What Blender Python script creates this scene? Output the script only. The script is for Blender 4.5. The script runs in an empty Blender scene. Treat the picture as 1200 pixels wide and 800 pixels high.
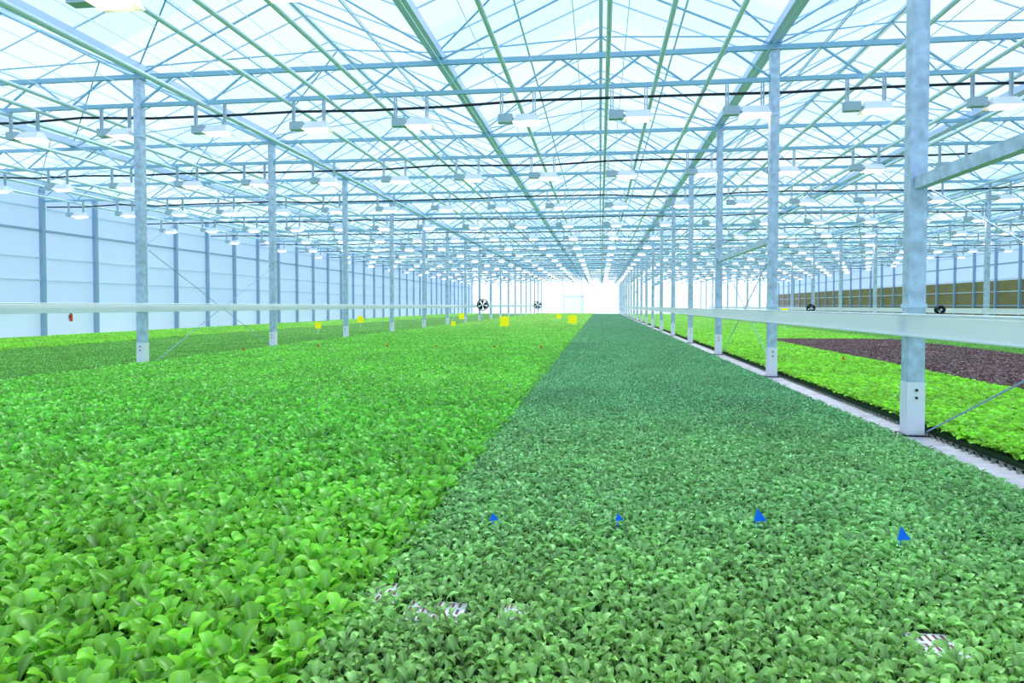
import bpy, math, random
from mathutils import Vector, Matrix
random.seed(7)
scene = bpy.context.scene
S = 5.83; Y0 = 7.49; XR = 3.2; BAY = 12.8; SPAN = 6.4
XW_L, XW_R = -22.4, 28.8
YB, YF = -8.0, 118.6
YI0, YI1 = YB + .2, YF - .2
ZTOP = 6.2

# ------------------------------------------------------------ materials
def new_mat(name):
    m = bpy.data.materials.new(name); m.use_nodes = True
    nt = m.node_tree; nt.nodes.clear()
    out = nt.nodes.new('ShaderNodeOutputMaterial')
    return m, nt, out

def simple(name, col, rough=0.5, metal=0.0, noise=0.0, nscale=4.0, emit=0.0, ecol=None, spec=0.4):
    m, nt, out = new_mat(name)
    b = nt.nodes.new('ShaderNodeBsdfPrincipled')
    b.inputs['Roughness'].default_value = rough
    b.inputs['Metallic'].default_value = metal
    b.inputs['Specular IOR Level'].default_value = spec
    c = (*col, 1)
    if noise > 0:
        g = nt.nodes.new('ShaderNodeNewGeometry')
        n = nt.nodes.new('ShaderNodeTexNoise'); n.inputs['Scale'].default_value = nscale
        n.inputs['Detail'].default_value = 4
        nt.links.new(g.outputs['Position'], n.inputs['Vector'])
        r = nt.nodes.new('ShaderNodeMapRange')
        r.inputs['From Min'].default_value = 0.3; r.inputs['From Max'].default_value = 0.7
        r.inputs['To Min'].default_value = 1 - noise; r.inputs['To Max'].default_value = 1 + noise
        nt.links.new(n.outputs['Fac'], r.inputs['Value'])
        h = nt.nodes.new('ShaderNodeHueSaturation'); h.inputs['Color'].default_value = c
        nt.links.new(r.outputs['Result'], h.inputs['Value'])
        nt.links.new(h.outputs['Color'], b.inputs['Base Color'])
    else:
        b.inputs['Base Color'].default_value = c
    if emit > 0:
        b.inputs['Emission Color'].default_value = (*(ecol or col), 1)
        b.inputs['Emission Strength'].default_value = emit
    nt.links.new(b.outputs[0], out.inputs[0])
    return m

def film(name, col, transp, transl_col=None, dshare=0.4, tint=(0.88, 0.96, 1.0)):
    """diffusing plastic / glass sheet: clear part + translucent part + diffuse part"""
    m, nt, out = new_mat(name)
    tr = nt.nodes.new('ShaderNodeBsdfTransparent'); tr.inputs[0].default_value = (*tint, 1)
    tl = nt.nodes.new('ShaderNodeBsdfTranslucent'); tl.inputs[0].default_value = (*(transl_col or col), 1)
    df = nt.nodes.new('ShaderNodeBsdfDiffuse'); df.inputs[0].default_value = (*col, 1)
    a = nt.nodes.new('ShaderNodeMixShader'); a.inputs[0].default_value = dshare
    nt.links.new(tl.outputs[0], a.inputs[1]); nt.links.new(df.outputs[0], a.inputs[2])
    if transp <= 0:
        nt.links.new(a.outputs[0], out.inputs[0]); return m
    b = nt.nodes.new('ShaderNodeMixShader'); b.inputs[0].default_value = transp
    nt.links.new(a.outputs[0], b.inputs[1]); nt.links.new(tr.outputs[0], b.inputs[2])
    nt.links.new(b.outputs[0], out.inputs[0])
    return m

def leaf_mat(name, stops, transl=0.35, patch=0.15, rough=0.36):
    """stops: (world Y, colour) - bed tones; brighter far stops put sidelight into the leaf colour"""
    m, nt, out = new_mat(name)
    L = nt.links.new; N = nt.nodes.new
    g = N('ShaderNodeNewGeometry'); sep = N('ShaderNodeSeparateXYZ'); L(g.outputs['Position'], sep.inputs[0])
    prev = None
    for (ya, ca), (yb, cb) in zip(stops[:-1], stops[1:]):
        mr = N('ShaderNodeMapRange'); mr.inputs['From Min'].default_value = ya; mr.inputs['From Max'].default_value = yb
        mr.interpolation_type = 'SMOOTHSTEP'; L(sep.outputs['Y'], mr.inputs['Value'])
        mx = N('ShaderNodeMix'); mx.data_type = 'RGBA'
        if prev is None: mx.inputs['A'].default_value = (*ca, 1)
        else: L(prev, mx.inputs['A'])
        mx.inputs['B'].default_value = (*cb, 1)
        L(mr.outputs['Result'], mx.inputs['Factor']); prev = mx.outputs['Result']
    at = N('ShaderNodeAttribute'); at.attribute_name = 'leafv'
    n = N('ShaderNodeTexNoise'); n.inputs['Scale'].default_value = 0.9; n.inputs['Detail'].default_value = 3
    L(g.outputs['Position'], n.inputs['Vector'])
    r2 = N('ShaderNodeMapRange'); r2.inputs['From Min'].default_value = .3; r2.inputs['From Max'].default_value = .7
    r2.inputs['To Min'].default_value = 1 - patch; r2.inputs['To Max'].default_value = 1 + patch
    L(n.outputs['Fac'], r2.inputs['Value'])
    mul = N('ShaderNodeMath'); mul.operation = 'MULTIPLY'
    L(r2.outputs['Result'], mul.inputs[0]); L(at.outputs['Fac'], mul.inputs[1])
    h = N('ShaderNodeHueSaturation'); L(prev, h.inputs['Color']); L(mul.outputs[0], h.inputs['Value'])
    at2 = N('ShaderNodeAttribute'); at2.attribute_name = 'vein'
    mv = N('ShaderNodeMix'); mv.data_type = 'RGBA'
    sc = N('ShaderNodeMath'); sc.operation = 'MULTIPLY'; sc.inputs[1].default_value = 0.4
    L(at2.outputs['Fac'], sc.inputs[0]); L(sc.outputs[0], mv.inputs['Factor'])
    L(h.outputs['Color'], mv.inputs['A']); mv.inputs['B'].default_value = (.55, .85, .35, 1)
    p = N('ShaderNodeBsdfPrincipled'); L(mv.outputs['Result'], p.inputs['Base Color'])
    p.inputs['Roughness'].default_value = rough; p.inputs['Specular IOR Level'].default_value = 0.5
    t = N('ShaderNodeBsdfTranslucent'); L(mv.outputs['Result'], t.inputs[0])
    ms = N('ShaderNodeMixShader'); ms.inputs[0].default_value = transl
    L(p.outputs[0], ms.inputs[1]); L(t.outputs[0], ms.inputs[2]); L(ms.outputs[0], out.inputs[0])
    return m

M_steel = simple('galvanised_steel', (0.52, 0.62, 0.80), 0.4, 0.2, 0.22, 9.0)
M_truss = simple('truss_steel', (0.30, 0.52, 0.70), 0.45, 0.1)
M_wpost = simple('wall_post_steel', (0.32, 0.45, 0.64), 0.45, 0.1)
M_tube = simple('painted_pipe', (0.74, 0.86, 1.0), 0.35)
M_alu = simple('aluminium_bar', (0.62, 0.76, 0.98), 0.4, 0.1)
M_gut = simple('gutter_aluminium', (0.66, 0.74, 1.0), 0.4, 0.1)
M_white = simple('white_plastic', (0.90, 0.90, 0.98), 0.4)
M_black = simple('black_rubber', (0.012, 0.016, 0.03), 0.6)
M_soil = simple('dark_substrate', (0.012, 0.045, 0.015), 0.9, 0, 0.3, 20)
M_floor = simple('concrete_floor', (0.6, 0.62, 0.64), 0.8, 0, 0.12, 2)
M_liner = simple('grey_liner', (0.64, 0.56, 0.61), 0.7, 0, 0.2, 6)
M_brown = simple('olive_screen', (0.30, 0.24, 0.10), 0.8, 0, 0.1, 1)
M_blue = simple('blue_flag', (0.0, 0.16, 0.95), 0.5, emit=.12, ecol=(0, .2, 1))  # slight glow put into the flag material, not a light source
M_red = simple('red_flag', (0.85, 0.06, 0.03), 0.5)
M_yellow = simple('yellow_card', (1.0, 0.88, 0.0), 0.5, emit=.25, ecol=(1, .85, 0))  # faint glow put in to lift the cards' shaded faces
M_lamp = simple('lamp_glow', (1.0, 0.93, 0.78), 0.4, emit=2.5, ecol=(1, 0.92, 0.74))
M_lamp2 = simple('lamp_glow_strong', (1.0, 0.9, 0.7), 0.4, emit=12.0, ecol=(1, 0.86, 0.62))
M_refl = simple('lamp_reflector', (0.95, 0.92, 0.94), 0.3, 0.1)
M_ball = simple('lamp_ballast', (0.46, 0.55, 0.66), 0.5)
M_tray = simple('tray_white', (0.90, 0.86, 0.92), 0.6)
M_traydark = simple('tray_slot', (0.30, 0.10, 0.10), 0.8)
M_roofs = [film('diffuse_roof_glass', (0.62, 0.82, 1.0), 0.42), film('diffuse_roof_glass_b', (0.74, 0.90, 1.0), 0.60),
           film('diffuse_roof_glass_c', (0.88, 0.96, 1.0), 0.80)]
M_wallfilm = film('wall_film', (0.60, 0.74, 0.93), 0, dshare=.5)
M_wallfilm2 = film('wall_film_lower', (0.86, 0.93, 1.0), 0, dshare=.5)
M_endfilm = film('end_wall_film', (0.97, 0.99, 1.0), 0.25)
M_strip = film('white_film_strip', (0.97, 0.94, 1.0), 0, dshare=.6)

# ------------------------------------------------------------ mesh builder
class MB:
    def __init__(s): s.v = []; s.f = []; s.m = []; s.mats = []
    def mi(s, mat):
        if mat not in s.mats: s.mats.append(mat)
        return s.mats.index(mat)
    def quad(s, pts, mat):
        b = len(s.v); s.v += [tuple(p) for p in pts]; s.f.append(tuple(range(b, b + len(pts)))); s.m.append(s.mi(mat))
    def box(s, a, b, mat):
        x0, y0, z0 = a; x1, y1, z1 = b; k = len(s.v); i = s.mi(mat)
        s.v += [(x0,y0,z0),(x1,y0,z0),(x1,y1,z0),(x0,y1,z0),(x0,y0,z1),(x1,y0,z1),(x1,y1,z1),(x0,y1,z1)]
        for q in ((0,3,2,1),(4,5,6,7),(0,1,5,4),(1,2,6,5),(2,3,7,6),(3,0,4,7)):
            s.f.append(tuple(k + j for j in q)); s.m.append(i)
    def rod(s, p, q, r, mat, n=6, r2=None):
        p = Vector(p); q = Vector(q); d = (q - p).normalized(); r2 = r if r2 is None else r2
        up = Vector((0, 0, 1)) if abs(d.z) < .9 else Vector((1, 0, 0))
        a = d.cross(up).normalized(); b = d.cross(a); k = len(s.v); i = s.mi(mat)
        for c, rr in ((p, r), (q, r2)):
            for j in range(n):
                t = 2 * math.pi * (j + .5) / n
                s.v.append(tuple(c + a * math.cos(t) * rr + b * math.sin(t) * rr))
        for j in range(n):
            s.f.append((k + j, k + (j + 1) % n, k + n + (j + 1) % n, k + n + j)); s.m.append(i)
        s.f.append(tuple(k + j for j in range(n))[::-1]); s.m.append(i)
        s.f.append(tuple(k + n + j for j in range(n))); s.m.append(i)
    def mesh(s, name, smooth=False):
        me = bpy.data.meshes.new(name); me.from_pydata(s.v, [], s.f)
        for m in s.mats: me.materials.append(m)
        me.polygons.foreach_set('material_index', s.m)
        if smooth: me.polygons.foreach_set('use_smooth', [True] * len(s.f))
        me.update(); return me
    def obj(s, name, loc=(0, 0, 0), smooth=False):
        o = bpy.data.objects.new(name, s.mesh(name, smooth)); o.location = loc
        scene.collection.objects.link(o); return o

# ------------------------------------------------------------ shell
b = MB(); b.box((XW_L, YB, -0.1), (XW_R, YF, 0.0), M_floor); b.obj('floor')

ROWS_Y = [Y0 + S * k for k in range(-2, 19)]
GUT = [XW_L + SPAN * k for k in range(9)]
ZG = 6.42; ZRIDGE = 7.75

b = MB()
for g in GUT[:-1]:
    xm = g + SPAN / 2
    y = YB
    while y < YF - .01:
        ye = min(YF, y + S / 2)
        b.quad([(g, y, ZG), (g, ye, ZG), (xm, ye, ZRIDGE), (xm, y, ZRIDGE)], random.choice(M_roofs))
        b.quad([(xm, y, ZRIDGE), (xm, ye, ZRIDGE), (g + SPAN, ye, ZG), (g + SPAN, y, ZG)], random.choice(M_roofs))
        y = ye
b.obj('ceiling')

b = MB()   # glazing bars, ridges
for g in GUT[:-1]:
    xm = g + SPAN / 2
    b.box((xm - .04, YB, ZRIDGE - .08), (xm + .04, YF, ZRIDGE - .005), M_alu)
    y = YB + 0.5
    while y < YF:
        b.rod((g, y, ZG - .02), (xm, y, ZRIDGE - .03), .018, M_alu, 4)
        b.rod((xm, y, ZRIDGE - .03), (g + SPAN, y, ZG - .02), .018, M_alu, 4)
        y += S / 4
    z = ZG + (ZRIDGE - ZG) * .5 - .05
    b.rod((g + SPAN / 4, YB, z), (g + SPAN / 4, YF, z), .022, M_alu, 4)
    b.rod((g + SPAN * .75, YB, z), (g + SPAN * .75, YF, z), .022, M_alu, 4)
b.obj('roof_glazing_bars')

b = MB()
for k in range(-1, 18):
    ya = Y0 + S * k; yb = ya + S; ym = (ya + yb) / 2
    for g in GUT[:-1]:
        xm = g + SPAN / 2
        for gx in (g, g + SPAN):
            b.rod((gx, ya, ZG - .05), (xm, ym, ZRIDGE - .1), .018, M_truss, 4)
            b.rod((xm, ym, ZRIDGE - .1), (gx, yb, ZG - .05), .018, M_truss, 4)
            b.rod((gx, ya, 6.2), (xm, ya, ZRIDGE - .1), .022, M_truss, 4)
b.obj('roof_wind_bracing')

for g in GUT:
    b = MB()
    b.box((-.09, YB, ZG - .16), (.09, YF, ZG - .12), M_gut)
    b.box((-.11, YB, ZG - .16), (-.09, YF, ZG + .0), M_gut)
    b.box((.09, YB, ZG - .16), (.11, YF, ZG + .0), M_gut)
    b.obj('roof_gutter', (g, 0, 0))

# truss girders
b = MB()
ZT, ZB_ = 6.17, 5.58
b.box((XW_L, -.035, ZT - .045), (XW_R, .035, ZT + .045), M_truss)
b.box((XW_L, -.03, ZB_ - .04), (XW_R, .03, ZB_ + .04), M_truss)
n = int(round((XW_R - XW_L) / 0.8)); st = (XW_R - XW_L) / n
for i in range(n):
    x = XW_L + st * i
    if i % 2 == 0: b.rod((x, 0, ZB_), (x + st, 0, ZT), .024, M_truss, 5)
    else: b.rod((x, 0, ZT), (x + st, 0, ZB_), .024, M_truss, 5)
for g in GUT:
    b.box((g - .05, -.05, ZT), (g + .05, .05, ZG - .15), M_truss)
tm = b.mesh('roof_truss')
for y in ROWS_Y:
    o = bpy.data.objects.new('roof_truss', tm); o.location = (0, y, 0); scene.collection.objects.link(o)

# pipes
b = MB()
for g in GUT[:-1]:
    c = g + SPAN / 2
    for off in (-1.65, 0.12, 1.0, 1.95):
        b.rod((c + off, YI0, 5.49), (c + off, YI1, 5.49), .04, M_tube, 8)
b.obj('heating_pipes', smooth=False)
b = MB()
for g in GUT[:-1]:
    for k in range(8):
        x = g + 0.4 + .8 * k
        b.rod((x, YI0, 5.66), (x, YI1, 5.66), .008, M_tube, 3)
b.obj('screen_wires')
b = MB()
for y in ROWS_Y:
    x = XW_L + .2; z = 5.36
    while x < XW_R - .3:
        z2 = 5.36 + random.uniform(-.05, .05)
        xe = min(x + 1.6, XW_R - .2)
        b.rod((x, y + .12, z), (xe, y + .12, z2), .028, M_black, 5)
        x += 1.6; z = z2
b.obj('black_cables')

# posts
pb = MB(); w = .08
pb.box((-w, -w, .0), (w, w, ZTOP - .07), M_steel)
pb.box((-w - .005, -w - .005, .06), (w + .005, w + .005, .60), M_white)
pb.box((-.12, -.12, 0), (.12, .12, .06), M_black)
pb.rod((0, -w - .02, .52), (0, w + .02, .52), .014, M_black)
pb.rod((0, -w - .02, .44), (0, w + .02, .44), .014, M_black)
pb.box((-.12, -.12, ZTOP - .09), (.12, .12, ZTOP - .075), M_steel)
pb.box((-.09, -.09, 1.36), (.09, .09, 1.40), M_alu)
pb.box((-.09, -.09, 4.9), (.09, .09, 4.95), M_alu)
pm = pb.mesh('support_post')
for X in (-9.6, 3.2, 16.0):
    for y in ROWS_Y[1:]:
        o = bpy.data.objects.new('support_post', pm); o.location = (X, y, 0); scene.collection.objects.link(o)

# brace beams and cable braces
for X, bays in ((3.2, (-1, 1, 5, 9, 13)), (-9.6, (1, 6, 11))):
    for k in bays:
        ya = Y0 + S * k; yb = ya + S
        b = MB()
        if X > 0: b.box((-.05, ya + .09, 2.56), (.05, yb - .09, 2.68), M_steel)
        b.rod((.10, ya + .1, .1), (.10, yb - .1, 2.55), .009, M_wpost)
        b.rod((.10, ya + .1, 2.55), (.10, yb - .1, .1), .009, M_wpost)
        b.rod((-.10, ya + .1, 2.6), (-.10, yb - .1, 5.5), .006, M_wpost)
        b.obj('post_bracing', (X, 0, 0))

# white film strips along post rows
for X, za, zb in ((3.07, 1.08, 1.29), (-9.47, 1.26, 1.42), (15.87, 1.05, 1.25)):
    b = MB(); prof = [(-.02, zb), (.015, zb - .03), (.02, (za + zb) / 2), (.01, za + .03), (-.02, za)]
    for (xa, z1), (xb, z2) in zip(prof[:-1], prof[1:]):
        b.quad([(xa, YI0, z1), (xb, YI0, z2), (xb, 103, z2), (xa, 103, z1)], M_strip)
    b.rod((-.01, YI0, zb), (-.01, 103, zb), .012, M_white); b.rod((-.01, YI0, za), (-.01, 103, za), .012, M_white)
    b.obj('white_film_strip', (X, 0, 0))

# walls
def side_wall(name, X, inward, low_mat, zlow):
    b = MB()
    b.box((min(X, X - inward * .03), YB, 0), (max(X, X - inward * .03), YF, zlow), low_mat)
    b.quad([(X, YB, zlow), (X, YF, zlow), (X, YF, ZG), (X, YB, ZG)], M_wallfilm)
    y = Y0 - 2 * S
    while y < YF:
        b.box((X + min(0, inward * .16), y - .08, 0), (X + max(0, inward * .16), y + .08, ZTOP - .1), M_wpost)
        y += S / 2
    for z in (2.4, 3.3, 5.3):
        b.box((X + min(0, inward * .05), YB, z - .03), (X + max(0, inward * .05), YF, z + .03), M_alu)
    for z in (1.38, 4.4):
        b.box((X + min(0, inward * .06), YB, z - .05), (X + max(0, inward * .06), YF, z + .05), M_wpost)
    b.obj(name)
side_wall('wall_left', XW_L, 1, M_wallfilm2, 1.38)
side_wall('wall_right', XW_R, -1, M_brown, 3.2)

def end_wall(name, Y, mat):
    b = MB()
    b.quad([(XW_L, Y, 0), (XW_R, Y, 0), (XW_R, Y, ZG), (XW_L, Y, ZG)], mat)
    for g in GUT[:-1]:
        b.quad([(g, Y, ZG), (g + SPAN, Y, ZG), (g + SPAN / 2, Y, ZRIDGE)], mat)
    s = -1 if Y > 0 else 1
    x = XW_L
    while x <= XW_R + .01:
        b.box((x - .05, min(Y, Y + s * .1), 0), (x + .05, max(Y, Y + s * .1), ZG), M_alu); x += 3.2
    for z in (1.5, 3.0, 4.5):
        b.box((XW_L, min(Y, Y + s * .06), z - .03), (XW_R, max(Y, Y + s * .06), z + .03), M_alu)
    b.obj(name)
end_wall('wall_back', YF, M_endfilm)
end_wall('wall_front', YB, M_wallfilm)
b = MB()
b.box((-1.6, -.08, 0), (1.6, 0, 3.0), M_endfilm); b.box((-1.7, -.12, 0), (-1.6, 0, 3.1), M_alu)
b.box((1.6, -.12, 0), (1.7, 0, 3.1), M_alu); b.box((-1.7, -.12, 3.0), (1.7, 0, 3.1), M_alu)
b.box((-.02, -.1, 0), (.02, -.08, 3), M_alu)
b.obj('door_1', (-4.5, YF - .12, 0))

# ------------------------------------------------------------ grow lights
b = MB()
def lamp(x, y, z):
    b.box((x - .38, y - .08, z - .02), (x - .10, y + .08, z + .14), M_ball)
    b.rod((x - .10, y, z + .05), (x - .02, y, z + .05), .035, M_ball)
    t = [(x - .02, y - .07, z + .13), (x + .38, y - .07, z + .13), (x + .38, y + .07, z + .13), (x - .02, y + .07, z + .13)]
    u = [(x - .08, y - .20, z - .04), (x + .44, y - .20, z - .04), (x + .44, y + .20, z - .04), (x - .08, y + .20, z - .04)]
    b.quad(t, M_refl)
    for i in range(4):
        j = (i + 1) % 4; b.quad([t[i], u[i], u[j], t[j]], M_refl)
    m = M_lamp2 if random.random() < .5 else M_lamp
    b.rod((x - .02, y, z - .03), (x + .38, y, z - .03), .06, m, 8)
    for dx in (-.34, -.30, .30, .34):
        b.box((x + dx - .01, y - .02, z + .13), (x + dx + .01, y + .02, 5.55), M_ball)
for y in ROWS_Y[1:]:
    x = XW_L + 1.6
    while x < XW_R - 1.0:
        near_post = min(abs(x - .2 - p) for p in (-9.6, 3.2, 16)) < .6
        if not near_post: lamp(x, y - .02, 4.96)
        x += BAY / 6
b.obj('grow_lights')

# ------------------------------------------------------------ plants
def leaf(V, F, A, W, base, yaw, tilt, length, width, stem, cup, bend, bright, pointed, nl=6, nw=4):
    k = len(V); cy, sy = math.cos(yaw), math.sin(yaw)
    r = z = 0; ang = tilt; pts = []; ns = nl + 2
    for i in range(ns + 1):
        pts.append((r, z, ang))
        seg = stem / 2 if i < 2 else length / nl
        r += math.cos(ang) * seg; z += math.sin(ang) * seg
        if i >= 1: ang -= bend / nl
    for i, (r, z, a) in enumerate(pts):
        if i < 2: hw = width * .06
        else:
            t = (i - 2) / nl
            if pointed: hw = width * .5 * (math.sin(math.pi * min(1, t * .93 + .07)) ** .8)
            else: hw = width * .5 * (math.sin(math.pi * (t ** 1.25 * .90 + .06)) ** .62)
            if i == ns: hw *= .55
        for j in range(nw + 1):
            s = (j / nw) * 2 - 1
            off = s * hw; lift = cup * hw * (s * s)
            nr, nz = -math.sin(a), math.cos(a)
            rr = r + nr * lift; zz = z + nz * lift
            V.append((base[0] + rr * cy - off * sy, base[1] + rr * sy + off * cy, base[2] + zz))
            A.append(bright * (0.45 + .65 * min(1, i / ns))); W.append(1.0 if j == nw // 2 else 0.0)  # darker towards the leaf base: deep shade put into the colour
    for i in range(ns):
        for j in range(nw):
            p = k + i * (nw + 1) + j
            F.append((p, p + 1, p + nw + 2, p + nw + 1))

def plant(V, F, A, W, cx, cy, rnd, kind):
    pb_ = rnd.uniform(.82, 1.18)
    if kind == 'pak':
        n = rnd.randint(6, 8); a0 = rnd.uniform(0, 6.28)
        for i in range(n):
            inner = i / n
            leaf(V, F, A, W, (cx, cy, 0), a0 + i * 2.4 + rnd.uniform(-.3, .3), .72 + .65 * inner + rnd.uniform(-.18, .18),
                 rnd.uniform(.054, .076), rnd.uniform(.040, .057), rnd.uniform(.04, .07) + .03*inner, rnd.uniform(.35, .7),
                 rnd.uniform(.4, 1.3), pb_ * rnd.uniform(.65, 1.35), False)
    elif kind == 'spin':
        n = rnd.randint(6, 8); a0 = rnd.uniform(0, 6.28)
        for i in range(n):
            inner = i / n
            leaf(V, F, A, W, (cx, cy, 0), a0 + i * 2.4 + rnd.uniform(-.4, .4), .75 + .6 * inner + rnd.uniform(-.2, .2),
                 rnd.uniform(.037, .052), rnd.uniform(.020, .028), rnd.uniform(.035, .05) + .02*inner, rnd.uniform(.5, 1.0),
                 rnd.uniform(.7, 1.8), pb_ * rnd.uniform(.6, 1.5), True)
    else:
        n = rnd.randint(7, 9); a0 = rnd.uniform(0, 6.28)
        for i in range(n):
            inner = i / n
            leaf(V, F, A, W, (cx, cy, 0), a0 + i * 2.4 + rnd.uniform(-.3, .3), .7 + .6 * inner,
                 rnd.uniform(.07, .09), rnd.uniform(.05, .075), .04, rnd.uniform(.3, .9),
                 rnd.uniform(.5, 1.4), pb_ * rnd.uniform(.7, 1.3), False)

def leaf_mesh(name, V, F, A, W, mat):
    me = bpy.data.meshes.new(name); me.from_pydata(V, [], F); me.materials.append(mat)
    me.polygons.foreach_set('use_smooth', [True] * len(F))
    a = me.attributes.new('leafv', 'FLOAT', 'POINT'); a.data.foreach_set('value', A)
    a = me.attributes.new('vein', 'FLOAT', 'POINT'); a.data.foreach_set('value', W)
    me.update(); return me

def make_sources(kind, mat, spacing, tile, seed):
    rnd = random.Random(seed)
    cs = bpy.data.collections.new(kind + mat.name + '_plants'); ct = bpy.data.collections.new(kind + mat.name + '_tiles')
    for i in range(12):
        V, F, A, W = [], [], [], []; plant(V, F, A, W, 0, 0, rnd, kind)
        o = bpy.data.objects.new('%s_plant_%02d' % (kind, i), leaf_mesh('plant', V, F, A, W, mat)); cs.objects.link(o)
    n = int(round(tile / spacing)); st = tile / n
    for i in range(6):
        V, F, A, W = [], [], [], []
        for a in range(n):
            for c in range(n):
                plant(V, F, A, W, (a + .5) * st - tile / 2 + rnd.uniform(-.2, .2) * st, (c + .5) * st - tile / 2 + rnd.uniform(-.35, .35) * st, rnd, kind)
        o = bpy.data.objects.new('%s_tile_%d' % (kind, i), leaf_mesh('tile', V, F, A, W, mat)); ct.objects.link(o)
    return cs, ct

def gn_instancer(coll):
    ng = bpy.data.node_groups.new('scatter_' + coll.name, 'GeometryNodeTree')
    ng.interface.new_socket('Geometry', in_out='INPUT', socket_type='NodeSocketGeometry')
    ng.interface.new_socket('Geometry', in_out='OUTPUT', socket_type='NodeSocketGeometry')
    N = ng.nodes.new; L = ng.links.new
    gi = N('NodeGroupInput'); go = N('NodeGroupOutput')
    ci = N('GeometryNodeCollectionInfo'); ci.inputs['Collection'].default_value = coll
    ci.inputs['Separate Children'].default_value = True; ci.inputs['Reset Children'].default_value = True
    ip = N('GeometryNodeInstanceOnPoints'); ip.inputs['Pick Instance'].default_value = True
    def attr(nm, t):
        a = N('GeometryNodeInputNamedAttribute'); a.data_type = t; a.inputs['Name'].default_value = nm
        return [s for s in a.outputs if s.enabled and s.name == 'Attribute'][0]
    L(gi.outputs[0], ip.inputs['Points']); L(ci.outputs[0], ip.inputs['Instance'])
    L(attr('idx', 'INT'), ip.inputs['Instance Index']); L(attr('rot', 'FLOAT_VECTOR'), ip.inputs['Rotation'])
    L(attr('scl', 'FLOAT_VECTOR'), ip.inputs['Scale'])
    L(ip.outputs[0], go.inputs[0])
    return ng

def points_obj(name, pts, rots, scl, idx, coll, parent):
    me = bpy.data.meshes.new(name); me.from_pydata(pts, [], [])
    a = me.attributes.new('rot', 'FLOAT_VECTOR', 'POINT'); a.data.foreach_set('vector', [c for r in rots for c in r])
    a = me.attributes.new('scl', 'FLOAT_VECTOR', 'POINT'); a.data.foreach_set('vector', [c for r in scl for c in r])
    a = me.attributes.new('idx', 'INT', 'POINT'); a.data.foreach_set('value', idx)
    o = bpy.data.objects.new(name, me); scene.collection.objects.link(o)
    md = o.modifiers.new('scatter', 'NODES'); md.node_group = gn_instancer(coll)
    o.parent = parent
    return o

TILE = 0.8
def bed(name, kind, src, x0, x1, y0, y1, spacing, zs=1.0, near=None, holes=()):
    rnd = random.Random(len(name) * 7 + int(abs(x0) * 10))
    b = MB(); b.box((x0, y0, .001), (x1, y1, .10), M_soil); root = b.obj(name)
    cs, ct = src; zb = .10
    ysplit = y0 if near is None else near[1]
    nx = max(1, int(round((x1 - x0) / TILE))); sx = (x1 - x0) / nx
    P, R, C, I = [], [], [], []
    def tiles(ya, yb):
        ny = max(1, int(round((yb - ya) / TILE))); sy = (yb - ya) / ny
        for i in range(nx):
            for j in range(ny):
                P.append((x0 + (i + .5) * sx, ya + (j + .5) * sy, zb))
                q = rnd.randrange(2) * 2; R.append((0, 0, q * math.pi / 2))
                C.append((sx / TILE, sy / TILE, zs * rnd.uniform(.95, 1.05))); I.append(rnd.randrange(6))
    if near: tiles(y0, near[0])
    tiles(ysplit, y1)
    points_obj(name + '_plants_far', P, R, C, I, ct, root)
    if near:
        P, R, C, I = [], [], [], []
        y = near[0] + spacing / 2
        while y < near[1]:
            x = x0 + spacing / 2
            while x < x1:
                px = x + rnd.uniform(-.25, .25) * spacing; py = y + rnd.uniform(-.35, .35) * spacing
                inhole = any(h[0] < px < h[1] and h[2] < py < h[3] for h in holes)
                if not inhole or rnd.random() < .12:
                    P.append((px, py, zb)); R.append((rnd.uniform(-.15, .15), rnd.uniform(-.15, .15), rnd.uniform(0, 6.28)))
                    s = rnd.uniform(.8, 1.2); C.append((s, s, s * zs)); I.append(rnd.randrange(12))
                x += spacing
            y += spacing
        points_obj(name + '_plants_near', P, R, C, I, cs, root)
    return root

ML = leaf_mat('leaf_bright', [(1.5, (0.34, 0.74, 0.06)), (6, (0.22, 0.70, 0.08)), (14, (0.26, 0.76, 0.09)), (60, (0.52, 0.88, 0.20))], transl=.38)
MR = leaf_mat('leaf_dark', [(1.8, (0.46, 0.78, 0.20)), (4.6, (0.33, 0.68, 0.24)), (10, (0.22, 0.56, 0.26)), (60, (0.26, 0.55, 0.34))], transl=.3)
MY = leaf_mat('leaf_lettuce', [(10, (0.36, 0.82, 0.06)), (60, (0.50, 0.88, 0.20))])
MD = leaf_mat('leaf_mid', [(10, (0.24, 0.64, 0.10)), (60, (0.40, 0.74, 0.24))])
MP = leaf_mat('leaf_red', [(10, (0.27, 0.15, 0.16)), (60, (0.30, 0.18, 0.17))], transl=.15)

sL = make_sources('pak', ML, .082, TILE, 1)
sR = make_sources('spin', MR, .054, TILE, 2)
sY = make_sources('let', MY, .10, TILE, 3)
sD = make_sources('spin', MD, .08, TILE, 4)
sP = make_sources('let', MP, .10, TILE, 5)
YE = 103
holes = [(-1.0, -.84, 2.72, 2.92), (-.78, -.54, 2.58, 2.76), (-.40, -.29, 2.60, 2.78), (1.14, 1.30, 2.50, 2.72)]
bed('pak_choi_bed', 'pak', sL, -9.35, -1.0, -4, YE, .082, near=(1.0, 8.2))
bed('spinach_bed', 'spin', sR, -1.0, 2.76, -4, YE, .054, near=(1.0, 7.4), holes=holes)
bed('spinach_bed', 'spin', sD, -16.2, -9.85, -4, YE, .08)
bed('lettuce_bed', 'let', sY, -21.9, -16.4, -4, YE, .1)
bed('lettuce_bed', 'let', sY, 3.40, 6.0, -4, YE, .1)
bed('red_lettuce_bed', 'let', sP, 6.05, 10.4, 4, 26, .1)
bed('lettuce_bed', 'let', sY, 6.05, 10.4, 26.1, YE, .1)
bed('spinach_bed', 'spin', sD, 10.5, 15.6, -4, YE, .08)
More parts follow.
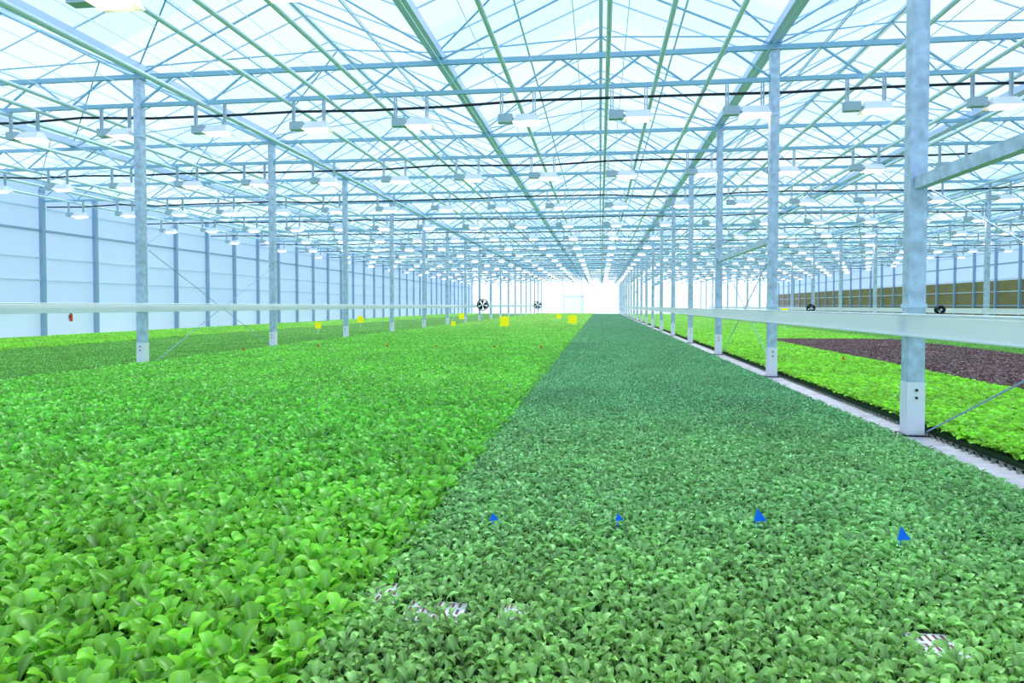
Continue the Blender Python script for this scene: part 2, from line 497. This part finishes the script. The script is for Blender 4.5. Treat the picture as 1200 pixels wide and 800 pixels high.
bed('lettuce_bed', 'let', sY, 16.4, 22.0, -4, YE, .1)
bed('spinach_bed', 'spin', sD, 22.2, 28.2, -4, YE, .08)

# exposed growing trays in the crop gaps
for (xa, xb, ya, yb) in holes:
    b = MB(); b.box((xa, ya, .10), (xb, yb, .145), M_tray)
    x = xa + .012
    while x < xb - .02:
        for k in range(3):
            yy = ya + .012 + k * (yb - ya) / 3
            b.box((x, yy, .1452), (x + .010, yy + (yb - ya) / 3 - .022, .147), M_traydark)
        x += .028
    b.obj('growing_tray')

# corrugated liner strip beside the posts
b = MB(); y = YI0
while y < YE:
    b.quad([(2.80, y, .03), (3.36, y, .03), (3.36, y + .06, .05), (2.80, y + .06, .05)], M_liner)
    b.quad([(2.80, y + .06, .05), (3.36, y + .06, .05), (3.36, y + .12, .03), (2.80, y + .12, .03)], M_liner)
    y += .12
y = YI0
while y < 60:
    b.quad([(2.78, y, .052), (2.85, y, .056), (2.93, y + .08, .062), (2.78, y + .08, .056)], M_black)
    b.quad([(3.30, y, .055), (3.345, y - .02, .075), (3.345, y + .10, .075)], M_black)
    y += .12
b.obj('walkway_liner')

# flags
def flag(x, y, mat, size, name, zt):
    b = MB(); b.rod((0, 0, .1), (0, 0, zt - size * .5), .003, mat, 5)
    for e in (0, .002):
        b.quad([(0, e, zt), (-size * .15, e, zt - size), (size * .75, e + .01, zt - size)], mat)
    b.quad([(0, 0, zt), (size * .1, -.002, zt - size), (-size * .35, -.02, zt - size * .9)], mat)
    b.obj(name, (x, y, 0))
for x, y in ((.861, 3.857), (1.51, 3.64), (.10, 3.74), (-.578, 3.656)):
    flag(x, y, M_blue, .072 if x > .5 else .042, 'blue_marker_flag', .27 if x > .5 else .25)
for x, y in ((-9.2, 16.7), (-7.9, 18.4), (-5.94, 18.6), (-4.5, 18.5), (-2.9, 18.6), (-1.6, 18.6), (5.2, 15.5)):
    flag(x, y, M_red, .075, 'red_marker_flag', .30)

def card(x, y, z, w_, h_):
    b = MB(); b.box((-w_/2, -.01, z), (w_/2, .01, z + h_), M_yellow); b.rod((0, .015, .1), (0, .015, z + h_), .012, M_white)
    b.obj('yellow_sticky_trap', (x, y, 0))
card(-4.9, 35, .32, .46, .50); card(-1.5, 38, .38, .44, .48); card(-9.0, 44, .5, .34, .4); card(9.0, 35, .95, .3, .3)
card(-7.6, 35, .32, .22, .25); card(-13, 36, .45, .35, .35); card(-3.1, 52, .4, .35, .35); card(-12, 28, .4, .25, .28)

def fan(x, y, r, z=1.45):
    b = MB(); n = 20
    for k in range(n):
        a0 = 2*math.pi*k/n; a1 = 2*math.pi*(k+1)/n
        for yy in (-.12, .12):
            b.rod((r*math.cos(a0), yy, z + r*math.sin(a0)), (r*math.cos(a1), yy, z + r*math.sin(a1)), .025, M_black, 5)
        b.quad([(r*math.cos(a0), -.12, z + r*math.sin(a0)), (r*math.cos(a1), -.12, z + r*math.sin(a1)),
                (r*math.cos(a1), .12, z + r*math.sin(a1)), (r*math.cos(a0), .12, z + r*math.sin(a0))], M_black)
        if k % 2 == 0: b.rod((0, -.13, z), (r*math.cos(a0), -.13, z + r*math.sin(a0)), .008, M_black, 4)
    b.rod((0, -.14, z), (0, .16, z), r*.25, M_white, 12)
    for k in range(5):
        a = 2*math.pi*k/5; c, s = math.cos(a), math.sin(a); c2, s2 = math.cos(a+.8), math.sin(a+.8)
        b.quad([(c*r*.2, -.04, z+s*r*.2), (c*r*.92, -.06, z+s*r*.92), (c2*r*.92, .06, z+s2*r*.92), (c2*r*.2, .04, z+s2*r*.2)], M_black)
    b.rod((0, .1, .101), (0, .1, z - r), .03, M_steel); b.box((-.25, -.15, .101), (.25, .3, .13), M_steel)
    b.obj('circulation_fan', (x, y, 0))
fan(-8.8, 51, .42); fan(-6.8, 75, .42); fan(15.2, 52, .27, 1.2); fan(15.2, 33.0, .17, 1.2)

b = MB(); b.rod((0, 0, .72), (0, 0, 1.02), .06, M_red, 12); b.rod((0, 0, 1.02), (0, 0, 1.1), .03, M_black, 8)
b.rod((0, 0, 1.08), (.0, -.12, .9), .012, M_black, 6); b.box((-.10, -.05, .8), (-.06, .05, 1.0), M_steel)
b.obj('fire_extinguisher', (XW_L + .26, 26.2, 0))

# ------------------------------------------------------------ light
w = bpy.data.worlds.new('overcast'); scene.world = w; w.use_nodes = True
nt = w.node_tree; bg = nt.nodes['Background']
tc = nt.nodes.new('ShaderNodeTexCoord'); sp = nt.nodes.new('ShaderNodeSeparateXYZ')
nt.links.new(tc.outputs['Generated'], sp.inputs[0])
mx = nt.nodes.new('ShaderNodeMix'); mx.data_type = 'RGBA'
mx.inputs['A'].default_value = (0.80, 0.92, 1.0, 1); mx.inputs['B'].default_value = (0.60, 0.78, 1.0, 1)
nt.links.new(sp.outputs['Z'], mx.inputs['Factor']); nt.links.new(mx.outputs['Result'], bg.inputs['Color'])
bg.inputs['Strength'].default_value = 1.15
sd = bpy.data.lights.new('sun', 'SUN'); sd.energy = 3.6; sd.angle = math.radians(22); sd.color = (1, .98, .95)
so = bpy.data.objects.new('sun', sd); scene.collection.objects.link(so)
so.rotation_euler = (math.radians(-42), math.radians(12), 0)

cam = bpy.data.cameras.new('camera'); co = bpy.data.objects.new('camera', cam); scene.collection.objects.link(co)
cam.lens = 24; cam.sensor_width = 36; cam.clip_end = 500; cam.clip_start = .05
co.location = (0, 0, 1.38); co.rotation_euler = (math.radians(90 - 1.5), 0, math.radians(7.34))
cam.shift_y = -21 / 1200
scene.camera = co
scene.view_settings.view_transform = 'Standard'
scene.view_settings.exposure = 0.28
